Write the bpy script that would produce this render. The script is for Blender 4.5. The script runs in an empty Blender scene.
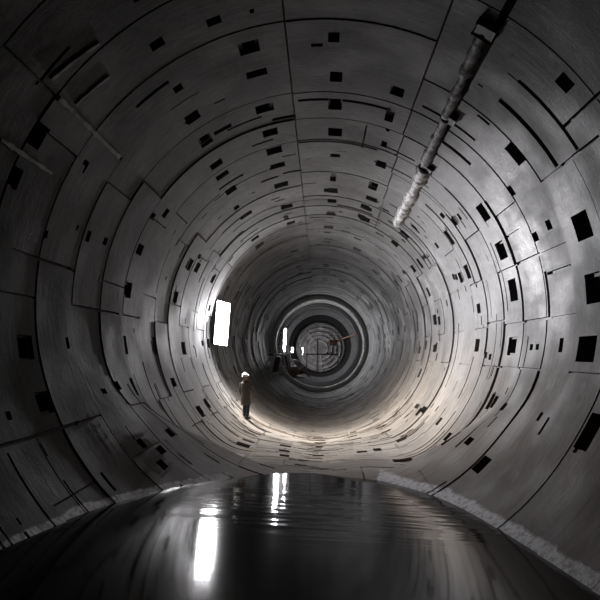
import bpy, bmesh, math, random
import numpy as np
from mathutils import Vector, Matrix

random.seed(7)
rng = np.random.default_rng(11)
scene = bpy.context.scene
COL = scene.collection

# ------------------------------------------------------------------ the place's frame
# Measured directions (in the photographer's frame: right, down, forward): the normal of the
# standing water, the tunnel's axis and the two directions across the tunnel.
R = 4.4                                  # inner radius of the lining, metres
OFF = 0.9025                             # the eye is this far under the axis
EYE = 1.80                               # eye above the water
N_ = np.array([-0.0584025, 0.98680078, -0.15104094])
A_ = np.array([0.03333886, 0.08830589, 0.99553533])
RT_ = np.array([0.99943974, 0., -0.03346961])
DN_ = np.array([-0.00295556, 0.9960934, -0.08825642])
Zw = -N_ / np.linalg.norm(N_)
Yw = A_ - (A_ @ Zw) * Zw
Yw /= np.linalg.norm(Yw)
Xw = np.cross(Yw, Zw)
M = np.array([Xw, Yw, Zw])               # rows: world axes; water lies at z = 0
AX, RT, UP = M @ A_, M @ RT_, M @ (-DN_)
CAM = np.array([0, 0, EYE])


def T(s, deg, rho=R):
    """point at distance s along the tunnel, clock angle deg (0 right, 90 crown), radius rho"""
    t = np.radians(deg)
    s, t, rho = np.broadcast_arrays(np.asarray(s, float), t, np.asarray(rho, float))
    c = CAM + np.multiply.outer(s, AX) + OFF * UP
    return c + np.multiply.outer(rho * np.cos(t), RT) + np.multiply.outer(rho * np.sin(t), UP)


def TV(s, x, z):
    """point at s along the tunnel, x right and z up of the axis"""
    return CAM + s * AX + OFF * UP + x * RT + z * UP


def inward(deg):
    t = np.radians(deg)
    return -(np.multiply.outer(np.cos(t), RT) + np.multiply.outer(np.sin(t), UP))


# sag and silt of the invert along the water's edge: (s, deg, how far the wall stands in)
EDGE = np.array([(5.2, -49.6, 0.13),
                 (6.23, -49.9, 0.131),
                 (7.14, -50.7, 0.107),
                 (8.27, -52.1, 0.104),
                 (9.83, -54.1, 0.096),
                 (11.35, -57.4, 0.157),
                 (12.38, -61.1, 0.259),
                 (13.15, -66.4, 0.412),
                 (13.44, -73.4, 0.594),
                 (13.7, -83.0, 0.744),
                 (13.6, -97.1, 0.798),
                 (13.21, -107.1, 0.722),
                 (12.56, -115.6, 0.584),
                 (11.62, -123.2, 0.396),
                 (10.57, -129.5, 0.177),
                 (9.38, -133.5, 0.041),
                 (8.23, -136.1, -0.04),
                 (7.19, -137.7, -0.064),
                 (6.35, -138.6, -0.051),
                 (5.2, -138.9, -0.05)])


def sag(s, deg):
    s = np.asarray(s, float)
    deg = np.asarray(deg, float)
    num = np.zeros(np.broadcast(s, deg).shape)
    den = np.full(num.shape, .02)
    tot = 0
    for a, b, d in EDGE:
        dd = (deg - b + 180) % 360 - 180
        w = np.exp(-((s - a) / 1.0) ** 2 - (np.radians(dd) * R / 1.15) ** 2)
        num += w * d
        den += w
    out = num / den
    # the bed of silt thins out up the tunnel
    dd = (deg + 90 + 180) % 360 - 180
    bed = np.clip(.80 - .062 * (s - 13.6), 0, 1) * np.exp(-(np.radians(dd) * R / 2.25) ** 4)
    k = np.clip((s - 13.3) / .6, 0, 1)
    out = out * (1 - k) + np.maximum(out * np.clip(1 - (s - 14) / 2, 0, 1), bed) * k
    return out


# ------------------------------------------------------------------ helpers
def link(o, parent=None):
    COL.objects.link(o)
    if parent is not None:
        o.parent = parent
    return o


def mesh_obj(name, bm, mat, parent=None, smooth=False):
    me = bpy.data.meshes.new(name)
    bm.normal_update()
    bm.to_mesh(me)
    bm.free()
    if smooth:
        for p in me.polygons:
            p.use_smooth = True
    me.materials.append(mat)
    o = bpy.data.objects.new(name, me)
    return link(o, parent)


def tag(o, label, cat, group=None):
    o['label'] = label
    o['category'] = cat
    if group:
        o['group'] = group
    return o


def thing(name, label, cat, mat4=None, group=None):
    o = bpy.data.objects.new(name, None)
    o.empty_display_size = .2
    COL.objects.link(o)
    if mat4 is not None:
        o.matrix_world = mat4
    return tag(o, label, cat, group)


def frame(o, x, y, z):
    m = Matrix.Identity(4)
    for i, v in enumerate((x, y, z)):
        m[0][i], m[1][i], m[2][i] = v[0], v[1], v[2]
    m[0][3], m[1][3], m[2][3] = o[0], o[1], o[2]
    return m


def box(bm, c, d, bev=0.0, rot=None):
    r = bmesh.ops.create_cube(bm, size=1)
    vs = r['verts']
    for v in vs:
        p = Vector((v.co.x * d[0], v.co.y * d[1], v.co.z * d[2]))
        if rot is not None:
            p = rot @ p
        v.co = p + Vector(c)
    if bev:
        es = list({e for v in vs for e in v.link_edges})
        bmesh.ops.bevel(bm, geom=es, offset=bev, segments=2, affect='EDGES', profile=.6)


def tube(bm, pts, rad, n=10, cap=True):
    pts = [Vector(p) for p in pts]
    rads = rad if isinstance(rad, (list, tuple)) else [rad] * len(pts)
    rings = []
    prev = None
    for i, p in enumerate(pts):
        d = (pts[min(i + 1, len(pts) - 1)] - pts[max(i - 1, 0)]).normalized()
        u = prev if prev is not None else (Vector((0, 0, 1)) if abs(d.z) < .9 else Vector((1, 0, 0)))
        u = (u - d * u.dot(d)).normalized()
        prev = u
        w = d.cross(u)
        rings.append([bm.verts.new(p + (u * math.cos(2 * math.pi * k / n) + w * math.sin(2 * math.pi * k / n)) * rads[i]) for k in range(n)])
    for a, b in zip(rings, rings[1:]):
        for k in range(n):
            bm.faces.new((a[k], a[(k + 1) % n], b[(k + 1) % n], b[k]))
    if cap:
        bm.faces.new(rings[0][::-1])
        bm.faces.new(rings[-1])


def loft(bm, secs, n=20):
    """closed tube through elliptical sections (centre, rx, ry) with optional tilt axis; sections lie across the path"""
    rings = []
    for i, (c, rx, ry) in enumerate(secs):
        a = Vector(secs[max(i - 1, 0)][0])
        b = Vector(secs[min(i + 1, len(secs) - 1)][0])
        d = (b - a).normalized()
        u = Vector((1, 0, 0))
        if abs(d.x) > .8:
            u = Vector((0, 0, 1))
        u = (u - d * u.dot(d)).normalized()
        w = d.cross(u)
        rings.append([bm.verts.new(Vector(c) + u * rx * math.cos(2 * math.pi * k / n) + w * ry * math.sin(2 * math.pi * k / n)) for k in range(n)])
    for a, b in zip(rings, rings[1:]):
        for k in range(n):
            bm.faces.new((a[k], a[(k + 1) % n], b[(k + 1) % n], b[k]))
    bm.faces.new(rings[0][::-1])
    bm.faces.new(rings[-1])


def remeshed(name, bm, mat, parent, voxel=.008, it=4):
    bmesh.ops.recalc_face_normals(bm, faces=bm.faces)
    me = bpy.data.meshes.new(name)
    bm.to_mesh(me)
    bm.free()
    o = bpy.data.objects.new(name, me)
    COL.objects.link(o)
    r = o.modifiers.new('r', 'REMESH')
    r.mode = 'VOXEL'
    r.voxel_size = voxel
    s = o.modifiers.new('s', 'SMOOTH')
    s.iterations = it
    s.factor = .5
    dg = bpy.context.evaluated_depsgraph_get()
    new = bpy.data.meshes.new_from_object(o.evaluated_get(dg))
    o.modifiers.clear()
    o.data = new
    new.name = name
    for p in new.polygons:
        p.use_smooth = True
    new.materials.clear()
    new.materials.append(mat)
    o.parent = parent
    return o


# ------------------------------------------------------------------ materials
def newmat(name):
    m = bpy.data.materials.new(name)
    m.use_nodes = True
    nt = m.node_tree
    return m, nt, nt.nodes['Principled BSDF']


def nd(nt, t, **kw):
    n = nt.nodes.new(t)
    for k, v in kw.items():
        setattr(n, k, v)
    return n


def math_(nt, op, a, b=None, clamp=False):
    n = nd(nt, 'ShaderNodeMath', operation=op)
    n.use_clamp = clamp
    for i, v in enumerate((a, b)):
        if v is None:
            continue
        if isinstance(v, (int, float)):
            n.inputs[i].default_value = v
        else:
            nt.links.new(v, n.inputs[i])
    return n.outputs[0]


def mix(nt, f, a, b, blend='MIX'):
    n = nd(nt, 'ShaderNodeMix', data_type='RGBA', blend_type=blend)
    for k, v in ((0, f), (6, a), (7, b)):
        if isinstance(v, (int, float)):
            n.inputs[k].default_value = v
        elif isinstance(v, tuple):
            n.inputs[k].default_value = (*v, 1) if len(v) == 3 else v
        else:
            nt.links.new(v, n.inputs[k])
    return n.outputs[2]


def noise(nt, vec, scale, detail=4, rough=.55, dist=0.0):
    n = nd(nt, 'ShaderNodeTexNoise')
    n.inputs['Scale'].default_value = scale
    n.inputs['Detail'].default_value = detail
    n.inputs['Roughness'].default_value = rough
    n.inputs['Distortion'].default_value = dist
    nt.links.new(vec, n.inputs['Vector'])
    return n.outputs['Fac']


def ramp(nt, v, lo, hi, a=0., b=1.):
    n = nd(nt, 'ShaderNodeMapRange', interpolation_type='SMOOTHSTEP')
    n.inputs[1].default_value = lo
    n.inputs[2].default_value = hi
    n.inputs[3].default_value = a
    n.inputs[4].default_value = b
    nt.links.new(v, n.inputs[0])
    return n.outputs[0]


def scaled(nt, vec, sx, sy, sz):
    n = nd(nt, 'ShaderNodeMapping')
    n.inputs['Scale'].default_value = (sx, sy, sz)
    nt.links.new(vec, n.inputs['Vector'])
    return n.outputs[0]


def concrete_material():
    m, nt, bs = newmat('lining_concrete')
    tc = nd(nt, 'ShaderNodeTexCoord')
    ob = tc.outputs['Object']
    uv = tc.outputs['UV']                       # u metres along the tunnel, v metres round it
    tone = nd(nt, 'ShaderNodeAttribute', attribute_name='tone').outputs['Fac']
    silt = nd(nt, 'ShaderNodeAttribute', attribute_name='silt').outputs['Fac']
    big = noise(nt, ob, .55, 5, .6)
    mid = noise(nt, ob, 3.2, 5, .65)
    streak = noise(nt, scaled(nt, uv, 9, .7, 1), 1, 5, .6)       # rubbed round the ring
    streak2 = noise(nt, scaled(nt, uv, 1.1, 4.5, 1), 1, 4, .6)
    fine = noise(nt, ob, 26, 3, .6)
    base = mix(nt, ramp(nt, big, .3, .7), (.125, .123, .12), (.215, .214, .214))
    base = mix(nt, ramp(nt, streak, .42, .75, 0, .55), base, (.075, .074, .072))
    base = mix(nt, ramp(nt, streak2, .56, .8, 0, .35), base, (.28, .28, .284))
    runs = noise(nt, scaled(nt, uv, 7, .8, 1), 1.3, 4, .6, .3)
    base = mix(nt, math_(nt, 'MULTIPLY', ramp(nt, runs, .62, .74, 0, .6), ramp(nt, big, .48, .6)), base, (.40, .395, .39))
    base = mix(nt, ramp(nt, mid, .55, .8, 0, .4), base, (.085, .083, .08))
    speck = noise(nt, scaled(nt, uv, 14, 3.5, 1), 1.0, 5, .75)
    base = mix(nt, ramp(nt, speck, .50, .68, 0, .6), base, (.05, .049, .047))
    base = mix(nt, ramp(nt, speck,   .34, .46, .3, 0), base, (.33, .328, .325))
    # brown silt dried on the lower part
    sf = math_(nt, 'MULTIPLY', silt, ramp(nt, math_(nt, 'ADD', big, math_(nt, 'MULTIPLY', mid, .5)), .5, .95, .55, 1.))
    dry_lit = nd(nt, 'ShaderNodeAttribute', attribute_name='dry_lit').outputs['Fac']
    wet_dim_silt = mix(nt, ramp(nt, streak, .4, .7), (.25, .168, .10), (.16, .105, .06))
    dry_lit_silt = mix(nt, ramp(nt, streak, .4, .7), (.56, .485, .39), (.34, .28, .21))
    sc = mix(nt, dry_lit, wet_dim_silt, dry_lit_silt)  # wet brown to dry pale; lamplight on the floor also painted in
    sc = mix(nt, ramp(nt, speck, .5, .68, 0, .5), sc, (.09, .07, .05))
    base = mix(nt, math_(nt, 'MULTIPLY', sf, .85), base, sc)
    # rust brown patches
    rust = noise(nt, ob, .9, 4, .6, .6)
    base = mix(nt, math_(nt, 'MULTIPLY', silt, ramp(nt, rust, .58, .72, 0, .5)), base, (.27, .16, .075))
    near_dim = ramp(nt, nd(nt, 'ShaderNodeAttribute', attribute_name='dry_lit').outputs['Fac'], 0, 1, .46, 1)   # lamp fall-off painted in: concrete darker toward the near end
    base = mix(nt, 1.0, base, math_(nt, 'MULTIPLY', tone, near_dim), 'MULTIPLY')
    # pale tidemark just over the water, with wet glint put into its colour
    sep = nd(nt, 'ShaderNodeSeparateXYZ')
    nt.links.new(ob, sep.inputs[0])
    zz = math_(nt, 'ADD', sep.outputs[2], math_(nt, 'MULTIPLY', math_(nt, 'SUBTRACT', big, .5), .12))
    zz = math_(nt, 'ADD', zz, math_(nt, 'MULTIPLY', math_(nt, 'SUBTRACT', mid, .5), .12))
    ta_ = nd(nt, 'ShaderNodeAttribute', attribute_name='tide_glint').outputs['Fac']
    zz = math_(nt, 'DIVIDE', zz, math_(nt, 'MAXIMUM', ta_, .05))
    tide_glint = math_(nt, 'MULTIPLY', ramp(nt, zz, .10, .15, 1, 0), ramp(nt, ta_, .2, .4))
    tide_glint = math_(nt, 'MULTIPLY', tide_glint, ramp(nt, noise(nt, ob, 9, 4, .7), .36, .56, .35, 1))
    base = mix(nt, math_(nt, 'MULTIPLY', tide_glint, .9), base, (.60, .59, .61))
    nt.links.new(base, bs.inputs['Base Color'])
    wet = ramp(nt, noise(nt, ob, .8, 4, .6), .42, .62)
    ro = math_(nt, 'ADD', math_(nt, 'MULTIPLY', wet, -.15), .68)
    ro = math_(nt, 'ADD', ro, math_(nt, 'MULTIPLY', math_(nt, 'SUBTRACT', mid, .5), .3))
    ro = math_(nt, 'ADD', ro, math_(nt, 'MULTIPLY', silt, .10))
    wz = nd(nt, 'ShaderNodeAttribute', attribute_name='damp').outputs['Fac']
    wz = math_(nt, 'MULTIPLY', wz, ramp(nt, math_(nt, 'ADD', streak2, math_(nt, 'MULTIPLY', mid, .6)), .55, .95, .45, 1))
    ro = math_(nt, 'SUBTRACT', ro, math_(nt, 'MULTIPLY', wz, .22))
    ro = math_(nt, 'SUBTRACT', ro, math_(nt, 'MULTIPLY', tide_glint, .25), True)
    nt.links.new(ro, bs.inputs['Roughness'])
    bs.inputs['Specular IOR Level'].default_value = .32
    h = math_(nt, 'ADD', math_(nt, 'MULTIPLY', fine, .4), math_(nt, 'ADD', math_(nt, 'MULTIPLY', mid, .8), math_(nt, 'MULTIPLY', streak, .45)))
    bp = nd(nt, 'ShaderNodeBump')
    bp.inputs['Strength'].default_value = .4
    bp.inputs['Distance'].default_value = .03
    nt.links.new(h, bp.inputs['Height'])
    nt.links.new(bp.outputs[0], bs.inputs['Normal'])
    return m


def water_material():
    m, nt, bs = newmat('standing_water')
    bs.inputs['Base Color'].default_value = (.006, .0065, .006, 1)
    bs.inputs['Roughness'].default_value = .075
    bs.inputs['IOR'].default_value = 1.33
    tc = nd(nt, 'ShaderNodeTexCoord')
    ob = tc.outputs['Object']
    a = noise(nt, scaled(nt, ob, .9, 5.0, 1), 1.0, 2, .4, .3)
    b = noise(nt, scaled(nt, ob, .45, 2.2, 1), 1.0, 1, .4, .2)
    # a livelier patch in the middle of the pool
    g = nd(nt, 'ShaderNodeVectorMath', operation='DISTANCE')
    nt.links.new(ob, g.inputs[0])
    g.inputs[1].default_value = (.3, 10.2, 0)
    patch = ramp(nt, g.outputs['Value'], .6, 3.4, 1.0, .05)
    h = math_(nt, 'MULTIPLY', math_(nt, 'ADD', a, math_(nt, 'MULTIPLY', b, 1.2)), patch)
    bp = nd(nt, 'ShaderNodeBump')
    bp.inputs['Strength'].default_value = .22
    bp.inputs['Distance'].default_value = .05
    nt.links.new(h, bp.inputs['Height'])
    nt.links.new(bp.outputs[0], bs.inputs['Normal'])
    return m


def plain(name, col, rough=.6, metal=0., var=.25, scale=9., bump=.15):
    m, nt, bs = newmat(name)
    ob = nd(nt, 'ShaderNodeTexCoord').outputs['Object']
    n = noise(nt, ob, scale, 4, .6)
    dark = tuple(c * (1 - var) for c in col)
    lite = tuple(min(1, c * (1 + var)) for c in col)
    nt.links.new(mix(nt, ramp(nt, n, .3, .7), dark, lite), bs.inputs['Base Color'])
    bs.inputs['Roughness'].default_value = rough
    bs.inputs['Metallic'].default_value = metal
    if bump:
        bp = nd(nt, 'ShaderNodeBump')
        bp.inputs['Strength'].default_value = bump
        bp.inputs['Distance'].default_value = .02
        nt.links.new(n, bp.inputs['Height'])
        nt.links.new(bp.outputs[0], bs.inputs['Normal'])
    return m


def glow(name, strength, col=(1, .98, 1)):
    m, nt, bs = newmat(name)
    bs.inputs['Base Color'].default_value = (.8, .8, .8, 1)
    bs.inputs['Emission Color'].default_value = (*col, 1)
    bs.inputs['Emission Strength'].default_value = strength
    return m


CONC = concrete_material()
WATER = water_material()
STEEL = plain('galvanised_steel', (.42, .42, .43), .45, .6)
DARKSTEEL = plain('dark_steel', (.05, .05, .052), .55, .3)
PALESTEEL = plain('pale_painted_steel', (.62, .62, .60), .5)
REDSTEEL = plain('red_oxide_steel', (.15, .065, .045), .65, 0, .5, 3.)
RUSTY = plain('rusty_pump_iron', (.085, .055, .04), .65, 0, .5, 4.)
CRUST = plain('lime_crusted_pipe', (.42, .415, .41), .6, 0, .75, 9., 1.)
DIMMED = plain('dimmed_crust', (.15, .148, .145), .65, 0, .75, 9., 1.)  # darker crust copy; dim light on near pipe lengths painted in
RUBBER = plain('black_rubber', (.02, .02, .02), .6)

# ------------------------------------------------------------------ the tunnel lining
W = 1.35
S0 = 7.75 - 8 * W
NR = 84
# bolt pockets read off the wall near the water: (along, clock angle, length along, length round)
POCKETS = [(8.07, 39.9, 0.3, 0.24), (10.57, 37.4, 0.51, 0.42), (9.7, 15.3, 0.57, 0.44), (13.69, 19.3, 0.57, 0.41), (13.67, 7.0, 0.53, 0.5), (13.6, 31.8, 0.49, 0.41), (11.71, 31.4, 0.21, 0.21), (11.79, 18.1, 0.47, 0.18), (10.93, 19.1, 0.23, 0.18), (9.74, 2.0, 0.54, 0.49), (13.84, -9.5, 0.58, 0.42), (9.9, -10.8, 0.67, 0.43), (11.03, -9.7, 0.18, 0.26), (13.98, -27.0, 0.59, 0.4), (12.74, -27.7, 0.25, 0.19), (17.1, 33.0, 0.75, 0.46), (17.05, 18.6, 0.66, 0.4), (17.26, -39.9, 0.56, 0.26), (14.12, -43.6, 0.68, 0.56), (19.0, -54.3, 0.55, 0.38), (15.67, -59.9, 0.56, 0.47), (15.48, -42.9, 0.36, 0.26), (12.84, -41.2, 0.31, 0.21), (11.56, -44.5, 0.41, 0.39), (8.82, -27.6, 0.44, 0.59), (15.37, -12.9, 0.22, 0.15), (15.77, -12.3, 0.19, 0.16), (12.52, -10.0, 0.18, 0.13), (12.18, -10.0, 0.17, 0.12), (18.61, 34.1, 0.52, 0.19), (15.61, 36.0, 0.46, 0.23), (15.15, 36.0, 0.17, 0.18), (20.96, 34.1, 0.5, 0.14), (20.51, 33.6, 0.48, 0.14), (18.73, 19.6, 0.27, 0.19), (18.39, 19.0, 0.26, 0.18), (10.8, -27.4, 0.13, 0.18), (10.44, -29.3, 0.21, 0.35), (21.63, -38.8, 0.71, 0.18), (20.17, -38.8, 0.75, 0.24), (17.98, -65.7, 0.61, 0.24), (11.13, 86.0, 0.42, 0.24), (12.44, 85.8, 0.47, 0.29), (14.0, 85.3, 0.52, 0.33), (15.83, 84.7, 0.66, 0.26), (17.48, 84.6, 0.35, 0.15), (17.89, 84.9, 0.49, 0.18), (19.24, 84.5, 0.56, 0.32), (20.54, 84.6, 0.48, 0.31), (22.34, 84.6, 0.57, 0.34), (11.26, 70.0, 0.38, 0.24), (12.4, 70.3, 0.7, 0.19), (13.16, 69.7, 0.26, 0.09), (14.12, 69.5, 0.38, 0.14), (15.65, 68.4, 0.74, 0.29), (17.71, 68.8, 0.75, 0.27), (20.48, 67.9, 0.48, 0.27), (22.02, 67.7, 0.73, 0.37), (28.5, 66.3, 0.75, 0.38), (9.64, 87.0, 0.32, 0.19), (9.9, 90.7, 0.11, 0.2), (9.66, 105.8, 0.39, 0.35), (10.66, 105.4, 0.26, 0.39), (12.26, 105.4, 0.4, 0.39), (13.58, 105.4, 0.42, 0.36), (14.83, 105.4, 0.5, 0.4), (16.15, 105.3, 0.4, 0.4), (18.02, 105.4, 0.37, 0.39), (20.78, 107.3, 0.65, 0.14), (22.22, 107.0, 0.75, 0.19), (8.67, 103.6, 0.11, 0.07), (8.62, 111.4, 0.2, 0.23), (8.48, 123.4, 0.22, 0.23), (9.92, 123.9, 0.22, 0.17), (11.22, 124.1, 0.38, 0.3), (12.51, 124.0, 0.53, 0.29), (14.0, 124.6, 0.37, 0.33), (14.89, 124.6, 0.34, 0.37), (18.18, 125.8, 0.38, 0.18), (19.48, 123.9, 0.43, 0.45), (12.47, 118.3, 0.18, 0.42), (7.82, 160.4, 0.37, 0.26), (7.93, 151.9, 0.33, 0.34), (9.44, 150.3, 0.17, 0.09), (9.11, 167.6, 0.19, 0.12), (13.38, 173.3, 0.47, 0.36), (13.47, 160.6, 0.41, 0.25), (13.29, 150.1, 0.27, 0.16), (13.91, 146.8, 0.29, 0.23), (10.66, 164.0, 0.17, 0.21), (11.47, 163.2, 0.2, 0.15), (8.74, -169.2, 0.43, 0.36), (13.18, -170.4, 0.39, 0.42), (15.69, -170.5, 0.47, 0.47), (10.17, -170.3, 0.12, 0.2), (8.91, -158.1, 0.42, 0.34), (13.14, -157.9, 0.46, 0.42), (17.72, 170.1, 0.48, 0.35), (18.08, 155.8, 0.62, 0.36), (18.7, 150.7, 0.4, 0.16), (22.12, 155.2, 0.56, 0.33), (25.33, 154.4, 0.75, 0.17), (23.15, 169.0, 0.41, 0.27), (23.54, -173.3, 0.42, 0.35), (22.31, -173.0, 0.38, 0.19), (24.71, -160.9, 0.46, 0.29), (7.89, -157.1, 0.12, 0.12), (11.93, -158.9, 0.22, 0.2), (11.06, -158.0, 0.23, 0.11), (17.74, -143.2, 0.48, 0.35), (19.23, -145.0, 0.56, 0.32), (12.47, -140.6, 0.29, 0.23), (11.16, -142.0, 0.19, 0.22), (11.55, -137.8, 0.25, 0.19), (11.16, -134.5, 0.24, 0.22), (21.19, -121.6, 0.51, 0.46), (17.98, -122.1, 0.61, 0.39), (17.98, -105.5, 0.49, 0.36), (24.97, -7.2, 0.47, 0.37), (22.76, -8.6, 0.39, 0.34), (26.3, -9.8, 0.52, 0.31), (24.72, -22.6, 0.46, 0.37), (16.2, 40.5, 0.3, 0.16), (20.98, 47.8, 0.67, 0.38), (22.9, 49.1, 0.6, 0.31), (25.53, 35.6, 0.49, 0.17), (23.13, 19.3, 0.41, 0.35)]
ROWS = [85, 68.5, 49, 34, 19, 4, -9, -26, -40, -57, -72, -90, -105, -122, -144, -158, -171, 172, 156, 124.5, 106]
# open joints, gouges and grooves for the pipe's shadow: (s0, s1, deg0, deg1, depth)
CUTS = [(8.78, 8.88, 29, 47, .08), (9.63, 9.77, 29, 48, .10), (11.62, 11.74, -3, 9, .09), (13.08, 13.2, -45, 34, .08),
        (14.44, 14.55, -42, 46, .08), (15.85, 15.95, -12, 40, .07), (16.5, 16.62, 12, 48, .07),
        (7.44, 7.49, -151, -134, .07), (8.3, 8.33, -152, -135, .05), (9.05, 9.09, -152, -136, .05),
        (8.18, 9.6, 28.2, 28.9, .07), (7.6, 8.82, 33.9, 34.6, .07), (11.72, 13.1, 13.2, 14.1, .08), (10.45, 11.6, 7.8, 8.6, .08),
        (12.3, 13.1, 21.6, 22.2, .05), (14.5, 16.0, -1.7, -1.1, .07), (11.7, 13.1, -3.2, -2.4, .08), (11.9, 14.4, -16.2, -15.6, .06),
        (7.1, 9.6, -152.8, -152.1, .06), (8.3, 10.3, 172.5, 173.1, .06), (10.7, 12.9, -179.5, -178.9, .05), (8.6, 10.4, 144.1, 144.6, .05),
        (7.3, 8.7, 156.0, 156.5, .05),
        (7.0, 10.9, 55.0, 56.6, .14), (11.2, 13.0, 54.0, 54.9, .12), (12.35, 12.5, 44, 55.5, .1), (11.4, 11.5, 47, 63, .07),  # first two run beside the pipe, its shadow shaped as grooves
        (12.1, 12.22, 71, 96, .08), (14.55, 14.66, 71, 97, .06), (12.9, 13.05, 97, 104, .07),
        (13.3, 14.75, 75.8, 76.3, .07), (14.0, 14.1, 105, 112, .07), (16.9, 17.05, 97, 104, .06),
        (17.0, 17.2, 106, 113, .06), (15.6, 15.75, 118, 128, .06), (9.5, 9.6, 125, 134, .06), (10.4, 10.48, 120, 128, .06)]


def lining_ring(i):
    s0, s1 = S0 + i * W, S0 + (i + 1) * W
    mid = (s0 + s1) / 2
    near = mid < 33
    feats = []                                             # s0, s1, deg0, deg1, depth
    g = .018 if mid < 20 else .04
    # segment joints across the ring
    joints = [97.4, 144.4 if i % 2 else 150.5, 173 if i % 2 else -179.2, -152.5 if i % 2 else -140,
              -104 if i % 2 else -118, -58 if i % 2 else -75, -16 if i % 2 else -2.8, 28.5 if i % 2 else 13.6]
    if mid < 22:
        joints.append(65.2 - max(0, mid - 12) * .35)
    jw = math.degrees(.03 / R)
    for j in joints:
        feats.append((s0, s1, j - jw / 2, j + jw / 2, .05))
    for (a, d, ls, lt) in POCKETS:
        if s0 <= a < s1:
            h = math.degrees(lt / R) / 2
            lo_, hi_ = max(a - ls / 2, s0 + g), min(a + ls / 2, s1 - g)
            if min(ls, lt) > .22 and random.random() < .4:  # partly choked with grout
                feats.append((lo_, hi_, d - h, d + h, .08))
                feats.append((lo_ + ls * random.uniform(0, .25), hi_ - ls * random.uniform(0, .2), d - h * random.uniform(.5, 1), d + h * random.uniform(.5, 1), .26))
            else:
                feats.append((lo_, hi_, d - h, d + h, .26 if min(ls, lt) > .2 else .12))
            if min(ls, lt) > .2 and random.random() < .22:  # broken arris beside the pocket
                b_ = d + h * random.choice((-1, 1))
                feats.append((lo_ + ls * random.uniform(.1, .5), hi_ - ls * random.uniform(0, .3), b_ - h * .25, b_ + h * .25, .05))
    if near and mid > 6:
        for (a, b, c, d, dp) in CUTS:
            if b > s0 and a < s1:
                feats.append((max(a, s0), min(b, s1), c, d, dp))
    full = 25.5 if mid > 8 else 0
    if mid < 70:
        for d in ([] if 4 < mid < 8 else ROWS):
            if 8 < mid < 25.5:
                if not (-130 < d < -60) or mid < 17:       # read off above
                    if random.random() > .28 or mid < 16:
                        continue
            if random.random() > (.72 if mid < 25 else .36):
                continue
            if 20 < mid < 25 and -135 < d < -95:
                continue
            dd = d + random.uniform(-1.2, 1.2)
            a = random.uniform(s0 + .4, s1 - .4)
            ls, lt = random.uniform(.32, .58) * (1 if mid < 25 else .75), random.uniform(.26, .44)
            h = math.degrees(lt / R) / 2
            feats.append((a - ls / 2, a + ls / 2, dd - h, dd + h, .24))
    if 7 < mid < 45:                                       # chips and open gouges round the ring
        for q in range(10 if mid < 12 else 18 if mid < 15 else 34):
            d = random.uniform(-180, 180)
            if random.random() < .45:
                d = random.uniform(-150, -45)
            a = random.uniform(s0 + .05, s1 - .2)
            lt = random.uniform(.08, .5) if random.random() < .7 else random.uniform(.4, 2.2)
            h = math.degrees(lt / R) / 2
            feats.append((a, a + random.uniform(.03, .09) * (1 if mid < 18 else 2.0), d - h, d + h, random.uniform(.03, .06) if mid < 15 else random.uniform(.062, .085)))
        if 15 < mid < 40:                                  # dirty broken strip along the invert
            for q in range(5):
                d = -96 + random.uniform(-5, 5)
                a = random.uniform(s0 + .05, s1 - .25)
                h = math.degrees(random.uniform(.2, .7) / R) / 2
                feats.append((a, a + random.uniform(.08, .22), d - h, d + h, .075))
    step = 3.0 if mid < 45 else 6.0
    td = set(np.arange(-180, 180.001, step).round(3))
    sd = {s0, s0 + g, s1 - g, s1}
    if near and mid < 24:
        sd |= {s0 + W * .33, s0 + W * .66}
    clean = []
    for (a, b, c, d, dp) in feats:
        if b - a < .01:
            continue
        c = (c + 180) % 360 - 180
        d = (d + 180) % 360 - 180
        for (c2, d2) in ([(c, d)] if d > c else [(c, 180.), (-180., d)]):
            if d2 - c2 < .02:
                continue
            clean.append((a, b, c2, d2, dp))
            td |= {round(c2, 3), round(d2, 3)}
            sd |= {a, b}
    ta = np.array(sorted(td))
    sa = np.array(sorted(sd))
    sa = sa[np.r_[True, np.diff(sa) > 1e-4]]
    ta = ta[np.r_[True, np.diff(ta) > 1e-3]]
    tm, sm = (ta[1:] + ta[:-1]) / 2, (sa[1:] + sa[:-1]) / 2
    ns, ntt = len(sm), len(tm)
    # each segment sits a little in or out and has its own grey
    js = np.array(sorted((np.array(joints) + 180) % 360 - 180))
    seg = np.searchsorted(js, tm) % len(js)
    amp = .025 if mid < 50 else .02
    off = rng.uniform(-amp, amp, len(js))
    ton = rng.uniform(.80, 1.14, len(js))
    depth = np.tile(off[seg], (ns, 1))
    tone = np.tile(ton[seg], (ns, 1))
    gv = .06
    depth[0, :] = gv
    depth[-1, :] = gv
    for (a, b, c, d, dp) in clean:
        iis = np.where((sm > a) & (sm < b))[0]
        jj = np.where((tm > c) & (tm < d))[0]
        if len(iis) and len(jj):
            sub = depth[np.ix_(iis, jj)]
            depth[np.ix_(iis, jj)] = np.maximum(sub, dp)
    # vertices: four per cell, plus the little walls between cells of different depth
    V, Fc, Nn, TN, UVs = [], [], [], [], []
    SS, TT = np.meshgrid(sa, ta, indexing='ij')
    SG = sag(SS, TT) if mid < 26 else np.zeros_like(SS)

    def quad(pts, nrm, tn):
        b = len(V)
        V.extend([p[:4] for p in pts])
        Fc.append((b, b + 1, b + 2, b + 3))
        Nn.extend(nrm)
        TN.append(tn)

    inw = inward(ta)
    # silt fills the joints of the invert; the deep pockets stay open
    SM = (SG[1:, 1:] + SG[:-1, :-1]) / 2
    depth = np.where(depth < .061, depth * (1 - .75 * np.clip(SM / .3, 0, 1)), depth)
    sides = []
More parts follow.
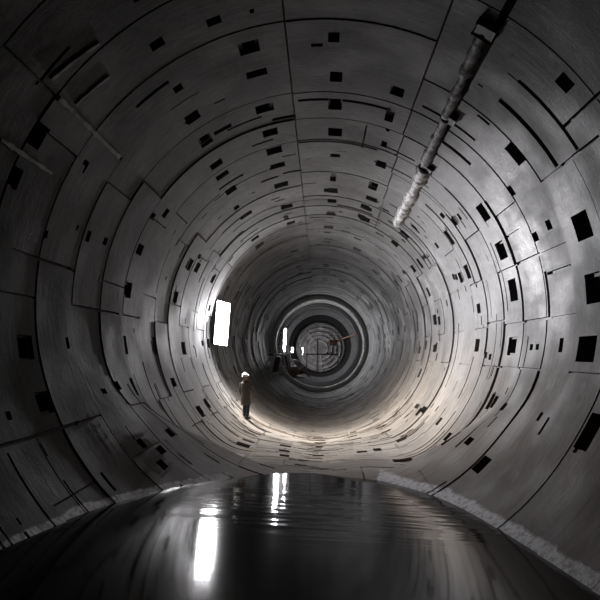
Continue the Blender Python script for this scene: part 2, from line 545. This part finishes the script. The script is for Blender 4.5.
    for x in range(ns):
        for y in range(ntt):
            d = depth[x, y]
            pts = [(sa[x], ta[y], R + d - SG[x, y]), (sa[x], ta[y + 1], R + d - SG[x, y + 1]),
                   (sa[x + 1], ta[y + 1], R + d - SG[x + 1, y + 1]), (sa[x + 1], ta[y], R + d - SG[x + 1, y])]
            quad(pts, [inw[y], inw[y + 1], inw[y + 1], inw[y]], tone[x, y])
            if x + 1 < ns and abs(depth[x + 1, y] - d) > 1e-5:
                e = depth[x + 1, y]
                n = AX if e < d else -AX
                n = -n
                ga, gb = SG[x + 1, y], SG[x + 1, y + 1]
                quad([(sa[x + 1], ta[y], R + d - ga), (sa[x + 1], ta[y + 1], R + d - gb),
                      (sa[x + 1], ta[y + 1], R + e - gb), (sa[x + 1], ta[y], R + e - ga)], [n] * 4, tone[x, y])
            y2 = (y + 1) % ntt
            if abs(depth[x, y2] - d) > 1e-5:
                e = depth[x, y2]
                t = math.radians(ta[y + 1])
                tang = -math.sin(t) * RT + math.cos(t) * UP
                n = -tang if e < d else tang
                ga, gb = SG[x, y + 1], SG[x + 1, y + 1]
                quad([(sa[x], ta[y + 1], R + d - ga), (sa[x + 1], ta[y + 1], R + d - gb),
                      (sa[x + 1], ta[y + 1], R + e - gb), (sa[x], ta[y + 1], R + e - ga)], [n] * 4, tone[x, y])
    P = np.array(V)
    co = T(P[:, 0], P[:, 1], P[:, 2])
    me = bpy.data.meshes.new('lining_ring')
    me.from_pydata(co.tolist(), [], Fc)
    uvl = me.uv_layers.new(name='UVMap')
    uvl.data.foreach_set('uv', np.c_[P[:, 0], np.radians(P[:, 1]) * R].ravel())
    at = me.attributes.new('tone', 'FLOAT', 'FACE')
    at.data.foreach_set('value', np.array(TN, dtype=np.float32))
    dd = np.abs((P[:, 1] + 80 + 180) % 360 - 180)          # the silted lower part, more to the right
    sl = 1 - np.clip((dd - 35) / 50, 0, 1)
    sl = sl * sl * (3 - 2 * sl) * np.clip((46 - P[:, 0]) / 18, 0, 1)
    at = me.attributes.new('silt', 'FLOAT', 'POINT')
    at.data.foreach_set('value', sl.astype(np.float32))
    right = (np.abs((P[:, 1] + 55 + 180) % 360 - 180) < 16)
    left = (np.abs((P[:, 1] + 133 + 180) % 360 - 180) < 14)
    wd = np.clip(1 - np.abs((P[:, 1] - 22 + 180) % 360 - 180) / 55, 0, 1) * np.clip((30 - P[:, 0]) / 8, 0, 1) * np.clip((P[:, 0] - 8.5) / 4, .25, 1)
    at = me.attributes.new('damp', 'FLOAT', 'POINT')
    at.data.foreach_set('value', (wd * wd * (3 - 2 * wd)).astype(np.float32))
    dry_lit = np.clip((P[:, 0] - 11) / 7, 0, 1)  # grows with distance; drives the painted light fall-off and silt colour
    at = me.attributes.new('dry_lit', 'FLOAT', 'POINT')
    at.data.foreach_set('value', dry_lit.astype(np.float32))
    td_ = np.where(right, 1.0, np.where(left, .55, 0)) * (P[:, 0] < 16.5)
    at = me.attributes.new('tide_glint', 'FLOAT', 'POINT')
    at.data.foreach_set('value', td_.astype(np.float32))
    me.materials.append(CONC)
    me.polygons.foreach_set('use_smooth', [True] * len(me.polygons))
    me.normals_split_custom_set([tuple(n) for n in Nn])
    me.update()
    o = bpy.data.objects.new('lining_ring', me)
    return link(o, LINING)


LINING = bpy.data.objects.new('wall_tunnel', None)
COL.objects.link(LINING)
LINING['kind'] = 'structure'
LINING['label'] = 'round concrete tunnel lining of bolted ring segments with dark pockets'
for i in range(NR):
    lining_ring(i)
S_END = S0 + NR * W


def mortar(pts, wd):
    bm = bmesh.new()
    prev = None
    for k, (a, d) in enumerate(pts):
        n = math.degrees(wd / R) / 2
        b = pts[min(k + 1, len(pts) - 1)]
        c = pts[max(k - 1, 0)]
        along = abs(b[0] - c[0]) > abs(math.radians(b[1] - c[1])) * R
        j = random.uniform(.6, 1.2)
        if along:
            l, r = (a, d - n * j), (a, d + n * j)
        else:
            l, r = (a - wd / 2 * j, d), (a + wd / 2 * j, d)
        cur = [bm.verts.new(T(*q, rho)) for q, rho in ((l, R + .03), (l, R - .035), (r, R - .035), (r, R + .03))]
        if prev:
            for q in range(3):
                bm.faces.new((prev[q], prev[q + 1], cur[q + 1], cur[q]))
        prev = cur
    bmesh.ops.recalc_face_normals(bm, faces=bm.faces)
    mesh_obj('joint_mortar', bm, MORTAR, LINING)


MORTAR = plain('pale_joint_mortar', (.40, .395, .385), .7, 0, .4, 5., .6)
mortar([(7.8 + .13 * k, 144.4) for k in range(20)], .07)
mortar([(7.2 + .13 * k, 156.3) for k in range(12)], .07)
mortar([(7.42 + .013 * k, 143 - .7 * k) for k in range(16)], .06)
mortar([(8.2 + .012 * k, 143 - .7 * k) for k in range(13)], .05)

# ------------------------------------------------------------------ standing water
bm = bmesh.new()
outline = []
for a in np.linspace(0, 2 * math.pi, 96, endpoint=False):
    # walk outwards over the water until just inside the wall
    d = np.array([math.cos(a), math.sin(a) * 1.6, 0])
    d /= np.linalg.norm(d)
    o = np.array([0, 5.5, 0.])
    lo, hi = 0., 14.
    for _ in range(40):
        m_ = (lo + hi) / 2
        p = o + d * m_ - CAM
        s_ = p @ AX
        q = p - s_ * AX - OFF * UP
        if s_ < -2.5 or np.hypot(q @ RT, q @ UP) > R - float(sag(s_, math.degrees(math.atan2(q @ UP, q @ RT)))) + .05:
            hi = m_
        else:
            lo = m_
    outline.append(bm.verts.new(o + d * lo))
bm.faces.new(outline)
water = mesh_obj('water', bm, WATER)
water['kind'] = 'structure'
water['label'] = 'still dark water pooled along the tunnel floor'


# ------------------------------------------------------------------ bulkhead closing the far end
def annulus(bm, s_a, s_b, r_in, r_out, n=96):
    def ring(s, r):
        return [bm.verts.new(T(s, k * 360 / n, r)) for k in range(n)]
    a, b, c, d = ring(s_a, r_in), ring(s_a, r_out), ring(s_b, r_out), ring(s_b, r_in)
    for p, q in ((a, b), (b, c), (c, d), (d, a)):
        for k in range(n):
            bm.faces.new((p[k], p[(k + 1) % n], q[(k + 1) % n], q[k]))


bm = bmesh.new()
bm.faces.new([bm.verts.new(T(S_END - .3, k * 3.75, R)) for k in range(96)])
e = mesh_obj('wall_end', bm, plain('bulkhead_concrete', (.16, .155, .15), .6, 0, .5, 1.2))
e['kind'] = 'structure'
e['label'] = 'ribbed round bulkhead at the far end of the tunnel'
RIBM = plain('bulkhead_rib_concrete', (.26, .25, .24), .6, 0, .6, 1.1)
for rr in (3.75, 2.95, 2.2, 1.4):
    bm = bmesh.new()
    annulus(bm, S_END - 1.1, S_END - .31, rr - .2, rr)
    bmesh.ops.recalc_face_normals(bm, faces=bm.faces)
    mesh_obj('rib', bm, RIBM, e)
for dg, ra, rb in ((40, 1.4, 4.2), (128, .2, 4.2), (200, 2.2, 4.2), (275, 1.4, 4.2), (330, 2.2, 4.2)):
    bm = bmesh.new()
    tube(bm, [T(S_END - .8, dg, ra), T(S_END - .8, dg, rb)], .13, 8)
    mesh_obj('strut', bm, RIBM, e)

# steel hoops standing inside the far lining
HOOPS = [(54.5, 1.1, 4.02, 4.36, PALESTEEL, 'pale steel hoop bracing the lining just before the far walkway'),
         (63.0, 1.2, 4.0, 4.36, DARKSTEEL, 'dark steel hoop behind the tall far light'),
         (72.0, 1.4, 3.80, 4.36, STEEL, 'grey steel hoop framing the red hoist'),
         (80.0, 1.6, 3.55, 4.36, DARKSTEEL, 'black steel hoop just beyond the red hoist'),
         (89.0, 1.0, 3.62, 4.36, DIMMED, 'grey innermost steel hoop in front of the bulkhead')]
for s_, w_, ri, ro, mt, lb in HOOPS:
    h = thing('steel_hoop', lb, 'hoop', Matrix.Translation(Vector(T(s_, -90, ro))), 'steel hoops in the far tunnel')
    inv = h.matrix_world.inverted()
    bm = bmesh.new()
    annulus(bm, s_, s_ + .12, ri, ro)
    annulus(bm, s_ + w_ - .12, s_ + w_, ri, ro)
    bmesh.ops.recalc_face_normals(bm, faces=bm.faces)
    bmesh.ops.transform(bm, matrix=inv, verts=bm.verts)
    mesh_obj('flange', bm, mt, h)
    bm = bmesh.new()
    annulus(bm, s_ + .12, s_ + w_ - .12, ro - .12, ro)
    for k in range(36):
        a = [T(s_ + .12, k * 10, r) for r in (ri + .06, ro - .12)] + [T(s_ + w_ - .12, k * 10, r) for r in (ro - .12, ri + .06)]
        v = [bm.verts.new(p) for p in a]
        b2 = [bm.verts.new(T(x, k * 10 + .5, r)) for x, r in ((s_ + .12, ri + .06), (s_ + .12, ro - .12), (s_ + w_ - .12, ro - .12), (s_ + w_ - .12, ri + .06))]
        bm.faces.new(v)
        bm.faces.new(b2[::-1])
        for q in range(4):
            bm.faces.new((v[q], v[(q + 1) % 4], b2[(q + 1) % 4], b2[q]))
    bmesh.ops.recalc_face_normals(bm, faces=bm.faces)
    bmesh.ops.transform(bm, matrix=inv, verts=bm.verts)
    mesh_obj('web', bm, mt, h)

# ------------------------------------------------------------------ crusted pipe on the upper right
pipe = thing('pipe', 'rough pale crusted pipe running along the upper right of the tunnel lining', 'pipe',
             Matrix.Translation(Vector(T(8, 57, R))))
inv = pipe.matrix_world.inverted()


def lumpy(bm, sa_, sb_, da, db, rad, n=12, step=.12, rho=R - .03):
    k = int((sb_ - sa_) / step)
    rings = []
    for i in range(k + 1):
        f = i / k
        c = T(sa_ + (sb_ - sa_) * f, da + (db - da) * f, rho)
        dg = da + (db - da) * f
        t = math.radians(dg)
        rad_v = -(math.cos(t) * RT + math.sin(t) * UP)
        tan_v = -math.sin(t) * RT + math.cos(t) * UP
        j = random.uniform(.6, 1.2)
        rings.append([bm.verts.new(c + (rad_v * math.cos(2 * math.pi * q / n) + tan_v * math.sin(2 * math.pi * q / n)) * rad * j * random.uniform(.88, 1.12)) for q in range(n)])
    for a, b in zip(rings, rings[1:]):
        for q in range(n):
            bm.faces.new((a[q], a[(q + 1) % n], b[(q + 1) % n], b[q]))
    bm.faces.new(rings[0][::-1])
    bm.faces.new(rings[-1])
    bmesh.ops.recalc_face_normals(bm, faces=bm.faces)


for (a, b, da, db, rd) in ((8.3, 11.2, 57.6, 56.4, .10), (11.25, 13.9, 56.2, 55.4, .12), (14.2, 20.3, 54.6, 53.2, .17)):
    bm = bmesh.new()
    lumpy(bm, a, b, da, db, rd)
    bmesh.ops.transform(bm, matrix=inv, verts=bm.verts)
    mesh_obj('pipe_length', bm, CRUST if a > 14 else DIMMED, pipe, True)
for s_, dg in ((8.2, 57.3), (11.2, 56.3), (14.05, 55.0)):
    t = math.radians(dg)
    bm = bmesh.new()
    rotm = frame((0, 0, 0), AX, -math.sin(t) * RT + math.cos(t) * UP, math.cos(t) * RT + math.sin(t) * UP).to_3x3()
    box(bm, T(s_, dg - (.8 if s_ > 9 else 0), R - .03), (.28, .3, .16), .02, rotm)
    bmesh.ops.transform(bm, matrix=inv, verts=bm.verts)
    mesh_obj('bracket', bm, DARKSTEEL, pipe)


# ------------------------------------------------------------------ lights
def floodlight(name, label, s_, dg, rho, w, h, nrm, strength, group, arm=True, col=(.985, .965, 1)):
    """upright panel light on an arm from the wall; nrm = facing as (right, along)"""
    p = T(s_, dg, rho)
    z = Vector((0, 0, 1))
    y = Vector(nrm[0] * RT + nrm[1] * AX)
    y = (y - z * y.dot(z)).normalized()
    x = y.cross(z)
    o = thing(name, label, 'lamp', frame(p, x, y, z), group)
    bm = bmesh.new()
    box(bm, (0, -.05, 0), (w + .06, .09, h + .06), .012)
    mesh_obj('housing', bm, DARKSTEEL, o)
    bm = bmesh.new()
    box(bm, (0, .01, 0), (w, .03, h), .008)
    mesh_obj('diffuser', bm, glow(name + '_glow', strength, col), o)
    inv = o.matrix_world.inverted()
    if arm:
        for dz in (-h * .3, h * .3):
            bm = bmesh.new()
            a = Vector((0, -.1, dz))
            wall_pt = inv @ Vector(T(s_, dg, R + .02))
            tube(bm, [a, Vector((wall_pt.x, wall_pt.y, dz + wall_pt.z))], .025, 8)
            mesh_obj('bracket', bm, STEEL, o)
    return o


def beam(parent, aim, power, cone, blend, size):
    ld = bpy.data.lights.new('beam', 'SPOT')
    ld.energy = power
    ld.spot_size = math.radians(cone)
    ld.spot_blend = blend
    ld.shadow_soft_size = size
    ld.color = (.985, .965, 1)
    lo = bpy.data.objects.new('beam', ld)
    COL.objects.link(lo)
    p = parent.matrix_world @ Vector((0, .25, 0))
    lo.parent = parent
    lo.matrix_parent_inverse = parent.matrix_world.inverted()
    d = (Vector(aim) - p).normalized()
    lo.matrix_world = Matrix.Translation(p) @ d.to_track_quat('-Z', 'Y').to_matrix().to_4x4()


f1 = floodlight('floodlight', 'tall glaring floodlight on the left wall beside the standing person', 24.3, 175.7, 4.0, .8, 1.75,
                (.86, -.5), 58, None)
beam(f1, T(25., -30, R), 1500, 160, .8, .10)
beam(f1, T(20.9, -74, R), 3000, 140, 1.0, .06)
beam(f1, T(22.3, 150, R), 1100, 110, 1.0, .1)
beam(f1, T(16.8, 4, R), 7500, 58, 1.0, .16)
floodlight('floodlight', 'tall narrow floodlight standing over the far walkway', 61.5, 173.3, 3.65, .45, 2.3, (.95, -.3), 330, None)
floodlight('floodlight', 'round star bright floodlight at the far end of the walkway', 74., -171.5, 3.45, .5, .6, (.95, -.3), 420, None)
floodlight('floodlight', 'small floodlight low beside the far walkway end', 97., -170, 3.0, .3, 1.0, (.7, .7), 1100, None, False)

# ------------------------------------------------------------------ far walkway and plant
RotT = frame((0, 0, 0), RT, AX, UP)


def tun(s_, x, z):
    m = RotT.copy()
    p = TV(s_, x, z)
    m[0][3], m[1][3], m[2][3] = p
    return m


wk = thing('walkway', 'dark steel walkway along the left wall under the far lights', 'walkway', tun(44, -4.0, -1.02))
bm = bmesh.new()
box(bm, (.37, 13.6, 0), (.36, 27.2, .12), .01)
mesh_obj('deck', bm, DARKSTEEL, wk)
for y_ in (1, 4, 7, 13, 16, 22, 25):
    bm = bmesh.new()
    tube(bm, [(.45, y_, -.05), (-.02, y_ + .0, -.62)], .05, 8)
    mesh_obj('strut', bm, STEEL, wk)
bm = bmesh.new()
tube(bm, [(.5, 13, .9), (.5, 27, .9)], .03, 8)
for y_ in (13, 16.5, 20, 23.5, 27):
    tube(bm, [(.5, y_, 0), (.5, y_, .9)], .03, 8)
mesh_obj('handrail', bm, STEEL, wk)

cab = thing('equipment_cabinet', 'pale open equipment cabinet hung under the front of the walkway', 'cabinet', tun(45.5, -3.3, -1.72))
bm = bmesh.new()
box(bm, (0, 0, 0), (.42, .7, 1.15), .02, Matrix.Rotation(.22, 3, 'Y'))
mesh_obj('body', bm, DARKSTEEL, cab)
bm = bmesh.new()
box(bm, (-.30, -.36, -.02), (.26, .04, 1.2), .01, Matrix.Rotation(.22, 3, 'Y'))
mesh_obj('door', bm, PALESTEEL, cab)
bm = bmesh.new()
box(bm, (-.12, -.5, -.72), (1.0, .5, .10), .02, Matrix.Rotation(-.3, 3, 'Y'))
mesh_obj('tray', bm, PALESTEEL, cab)
cab = thing('equipment_cabinet', 'pale upright cabinet with a dark gap hung behind the open cabinet', 'cabinet', tun(49, -2.75, -1.55))
for dx in (-.17, .2):
    bm = bmesh.new()
    box(bm, (dx, 0, 0), (.24, .6, 1.0), .03, Matrix.Rotation(-.2, 3, 'Y'))
    mesh_obj('panel', bm, PALESTEEL, cab)
bm = bmesh.new()
box(bm, (0, .1, 0), (.5, .5, .9), .02)
mesh_obj('body', bm, DARKSTEEL, cab)

pm = thing('pump', 'rusty brown pump with curved pipes heaped below the walkway', 'pump', tun(57, -2.5, -2.6))
bm = bmesh.new()
loft(bm, [((-.6, 0, 0), .42, .42), ((-.5, 0, 0), .5, .5), ((.3, 0, 0), .5, .5), ((.5, 0, 0), .3, .3), ((.9, 0, 0), .28, .28)], 20)
mesh_obj('casing', bm, RUSTY, pm, False)
bm = bmesh.new()
box(bm, (.1, 0, -.55), (1.9, .8, .14), .02)
mesh_obj('base_frame', bm, DARKSTEEL, pm)
bm = bmesh.new()
tube(bm, [(-.3, 0, .4), (-.3, 0, .8), (-.1, 0, 1.0), (.4, 0, 1.0), (.7, 0, .8), (.8, 0, .3)], .12, 12)
mesh_obj('outlet_pipe', bm, STEEL, pm, True)
bm = bmesh.new()
tube(bm, [(.8, 0, 0), (1.2, .2, -.15), (1.5, .4, -.45)], .14, 12)
mesh_obj('inlet_pipe', bm, RUSTY, pm, True)

pf = thing('gantry', 'dark cross gantry with a tall pale post in the far tunnel', 'gantry', tun(84, -.35, -1.05))
bm = bmesh.new()
box(bm, (.65, 0, 0), (4.6, .6, .22), .02)
mesh_obj('beam', bm, DARKSTEEL, pf)
bm = bmesh.new()
tube(bm, [(0, 0, -2.45), (0, 0, 2.3)], .11, 10)
mesh_obj('post', bm, PALESTEEL, pf)
for x_ in (-1.5, 2.85):
    bm = bmesh.new()
    tube(bm, [(x_, 0, -.1), (x_, 0, -2.0 if x_ > 0 else -2.2)], .07, 10)
    mesh_obj('leg', bm, STEEL, pf)

ho = thing('hoist', 'red brown hoist with pale loop frame and long boom at the far gantry', 'hoist', tun(83, 1.75, .55))
bm = bmesh.new()
box(bm, (0, 0, 0), (.95, 1.0, .75), .06)
loft(bm, [((-.6, -.3, .1), .25, .25), ((.6, -.3, .1), .25, .25)], 16)
mesh_obj('body', bm, REDSTEEL, ho)
bm = bmesh.new()
tube(bm, [(-.5, -.5, -1.4), (-.5, -.5, .9), (-.3, -.5, 1.6), (.1, -.5, 1.75), (.35, -.5, 1.4), (.4, -.5, .4)], .07, 10)
tube(bm, [(-.1, -.5, 1.0), (-.1, -.5, 1.7)], .06, 8)
mesh_obj('loop_frame', bm, PALESTEEL, ho, True)
bm = bmesh.new()
tube(bm, [(.4, -.4, .1), (1.2, -9.0, .4), (1.75, -12.8, .55), (2.42, -17.4, .7)], .10, 10)
mesh_obj('boom', bm, plain('rusty_boom', (.20, .12, .07), .6), ho, True)
bm = bmesh.new()
tube(bm, [(.0, -.2, -.4), (-.4, -.2, -1.5)], .07, 8)
tube(bm, [(.1, -.2, -.4), (.6, -.2, -1.5)], .07, 8)
mesh_obj('leg', bm, STEEL, ho)

# ------------------------------------------------------------------ the person
SKIN = plain('skin', (.30, .19, .14), .55, 0, .08, 20, 0)
COAT = plain('olive_coat_cloth', (.055, .047, .033), .85, 0, .2, 14, .3)
TROU = plain('dark_trouser_cloth', (.022, .022, .024), .85, 0, .2, 14, .3)
BOOT = plain('black_boot_rubber', (.015, .015, .015), .5)
HELM = plain('white_helmet_plastic', (.82, .82, .80), .3, 0, .04, 8, 0)
HAIR = plain('dark_hair', (.03, .022, .018), .6)
feet = T(23.15, -129.9, R)


def wall_z(x, y):
    """height of the lining under a point, by marching down from inside"""
    z = 4.
    for _ in range(4000):
        p = np.array([x, y, z]) - CAM
        s_ = p @ AX
        q = p - s_ * AX - OFF * UP
        if np.hypot(q @ RT, q @ UP) > R:
            return z
        z -= .005
    return z


yaw = math.radians(-28)                                    # facing into the tunnel, a little to the right
fx = Vector((math.cos(yaw), math.sin(yaw), 0))
fy = Vector((-math.sin(yaw), math.cos(yaw), 0))
per = thing('person', 'person in white helmet and dark knee-length coat standing on the sloping lining', 'person',
            frame(feet, fx, fy, (0, 0, 1)))


def foot_height(lx, ly):
    w = Vector(feet) + fx * lx + fy * ly
    return wall_z(w.x, w.y) - feet[2]


LX, RX = -.10, .08
LY, RY = .02, -.03
ZL, ZR = foot_height(LX, LY) + .02, foot_height(RX, RY) + .02
base = (ZL + ZR) / 2 - .04
TIP = -.16                                                  # leaning into the slope


def lean(z):
    return TIP * (z - .9) if z > .9 else 0


HZ = base + .93                                             # hips


def J(x, y, z):
    return (x - .13 * max(0, (z)) * .9, y, base + z)


bm = bmesh.new()
# torso, neck, head
loft(bm, [(J(0, 0, .82), .12, .10), (J(0, 0, .93), .165, .12), (J(0, .0, 1.10), .145, .11), (J(0, 0, 1.30), .175, .125),
          (J(0, -.01, 1.42), .165, .10), (J(0, -.01, 1.48), .07, .07), (J(0, .0, 1.55), .058, .06), (J(0, .01, 1.60), .06, .065)], 24)
loft(bm, [(J(0, .035, 1.525), .03, .035), (J(0, .03, 1.55), .055, .07), (J(0, .02, 1.60), .07, .09), (J(0, .01, 1.66), .077, .098),
          (J(0, .005, 1.71), .075, .097), (J(0, 0, 1.745), .055, .075), (J(0, 0, 1.765), .02, .03)], 24)
tube(bm, [J(0, .108, 1.668), J(0, .125, 1.63), J(0, .105, 1.622)], [.008, .014, .012], 8)        # nose
for sx in (-1, 1):
    tube(bm, [J(sx * .078, 0, 1.62), J(sx * .086, -.008, 1.65), J(sx * .08, -.01, 1.675)], [.008, .016, .012], 8)   # ears
    tube(bm, [J(-.02, .108, 1.592), J(0, .113, 1.593), J(.02, .108, 1.592)], .007, 6)
# arms
armL = [J(-.185, -.01, 1.41), J(-.235, -.03, 1.15), J(-.235, .05, .90)]
armR = [J(.185, -.01, 1.41), J(.27, -.06, 1.14), J(.20, .10, .98)]
for a in (armL, armR):
    a = [Vector(p) for p in a]
    tube(bm, [a[0], a[0].lerp(a[1], .5), a[1], a[1].lerp(a[2], .5), a[2]], [.058, .05, .042, .04, .028], 12)
    d = (a[2] - a[1]).normalized()
    side = Vector((0, 1, 0)) - d * d.y
    side.normalize()
    inn = d.cross(side)
    palm = [a[2], a[2] + d * .045, a[2] + d * .09]
    loft(bm, [(palm[0], .026, .02), (palm[1], .02, .042), (palm[2], .018, .042)], 12)
    for q, ln in enumerate((.068, .078, .073, .058)):
        st = palm[2] - d * .02 + side * (-.032 + .0215 * q)
        cur = inn * (.012 if a[0].x < 0 else -.012)
        tube(bm, [st, st + d * ln * .5 + cur * .4, st + d * ln * .85 + cur * 1.4, st + d * ln + cur * 2.4], [.0095, .009, .0085, .007], 8)
    st = palm[0] + d * .02 + side * .03
    tube(bm, [st, st + side * .03 + d * .025, st + side * .035 + d * .055], [.012, .011, .009], 8)
# legs
legs = []
for lx, ly, z0 in ((LX, LY, ZL), (RX, RY, ZR)):
    hip = Vector(J(.085 if lx > 0 else -.085, 0, .88))
    ank = Vector((lx, ly - .03, z0 + .09))
    kn = hip.lerp(ank, .5) + Vector((0, .05, .0))
    legs.append((hip, kn, ank))
    tube(bm, [hip, hip.lerp(kn, .5), kn, kn.lerp(ank, .4), ank, ank - Vector((0, 0, .06))], [.085, .075, .055, .052, .036, .036], 14)
    tube(bm, [(lx, ly - .05, z0 + .05), (lx, ly + .08, z0 + .04), (lx, ly + .16, z0 + .03)], [.038, .04, .028], 10)
body = remeshed('body', bm, SKIN, per, .0065, 3)
# clothes
bm = bmesh.new()
for sx in (-1, 1):
    hip, kn, ank = legs[0] if sx < 0 else legs[1]
    tube(bm, [hip + Vector((0, 0, .08)), hip.lerp(kn, .4), kn, kn.lerp(ank, .5), ank + Vector((0, 0, .02))], [.105, .098, .08, .078, .072], 16)
loft(bm, [(J(0, 0, .84), .16, .12), (J(0, 0, .95), .175, .13), (J(0, 0, 1.02), .165, .125)], 20)
remeshed('trousers', bm, TROU, per, .011, 4)
bm = bmesh.new()
loft(bm, [(J(0, 0, .53), .215, .17), (J(0, 0, .62), .215, .17), (J(0, 0, .85), .215, .16), (J(0, 0, 1.05), .20, .145), (J(0, 0, 1.25), .215, .15),
          (J(0, -.01, 1.40), .205, .13), (J(0, -.01, 1.47), .12, .10), (J(0, -.005, 1.52), .08, .08)], 28)
for a in (armL, armR):
    a = [Vector(p) for p in a]
    tube(bm, [a[0], a[0].lerp(a[1], .5), a[1], a[1].lerp(a[2], .5), a[1].lerp(a[2], .97)], [.085, .074, .066, .06, .052], 14)
remeshed('coat', bm, COAT, per, .011, 4)
for (lx, ly, z0), (hip, kn, ank) in zip(((LX, LY, ZL), (RX, RY, ZR)), legs):
    bm = bmesh.new()
    tube(bm, [ank + Vector((0, 0, .16)), ank, (lx, ly - .035, z0 + .03)], [.066, .056, .05], 14)
    loft(bm, [((lx, ly - .09, z0 + .045), .042, .04), ((lx, ly - .02, z0 + .05), .05, .05), ((lx, ly + .10, z0 + .045), .052, .045), ((lx, ly + .19, z0 + .03), .04, .03), ((lx, ly + .205, z0 + .028), .02, .02)], 16)
    box(bm, (lx, ly + .05, z0 - .005), (.10, .29, .03))
    remeshed('boot', bm, BOOT, per, .009, 3)
bm = bmesh.new()
hc = Vector(J(0, 0, 1.70))
loft(bm, [(hc + Vector((0, -.005, -.09)), .085, .10), (hc + Vector((0, -.012, 0)), .088, .108), (hc + Vector((0, -.008, .05)), .075, .09)], 20)
remeshed('hair', bm, HAIR, per, .010, 3)
bm = bmesh.new()
for k in range(8):
    pass
secs = []
for k in range(9):
    t = k / 8 * math.pi / 2
    secs.append((hc + Vector((0, 0, .01 + .11 * math.sin(t))), max(.128 * math.cos(t), .012), max(.150 * math.cos(t), .014)))
loft(bm, [(hc + Vector((0, .0, .0)), .122, .145)] + secs, 28)
loft(bm, [(hc + Vector((0, .025, -.004)), .142, .178), (hc + Vector((0, .02, .012)), .138, .170)], 28)
tube(bm, [hc + Vector((0, -.11, .09)), hc + Vector((0, -.05, .14)), hc + Vector((0, .05, .14)), hc + Vector((0, .11, .09))], .014, 8)
remeshed('helmet', bm, HELM, per, .008, 2)
per.scale = (.95, .95, .945)

# ------------------------------------------------------------------ camera, world, view
cd = bpy.data.cameras.new('camera')
cam = bpy.data.objects.new('camera', cd)
COL.objects.link(cam)
cd.sensor_width = 36
cd.lens = 36.0
cd.clip_start = .05
cd.clip_end = 500
cam.matrix_world = frame(CAM, M @ np.array([1, 0, 0]), M @ np.array([0, -1, 0]), M @ np.array([0, 0, -1]))
scene.camera = cam
w = bpy.data.worlds.new('world')
scene.world = w
w.use_nodes = True
w.node_tree.nodes['Background'].inputs[0].default_value = (.5, .5, .52, 1)
w.node_tree.nodes['Background'].inputs[1].default_value = .0
scene.view_settings.view_transform = 'Standard'
scene.view_settings.look = 'None'
scene.view_settings.gamma = 1
scene.view_settings.use_curve_mapping = False
scene.view_settings.exposure = -0.4
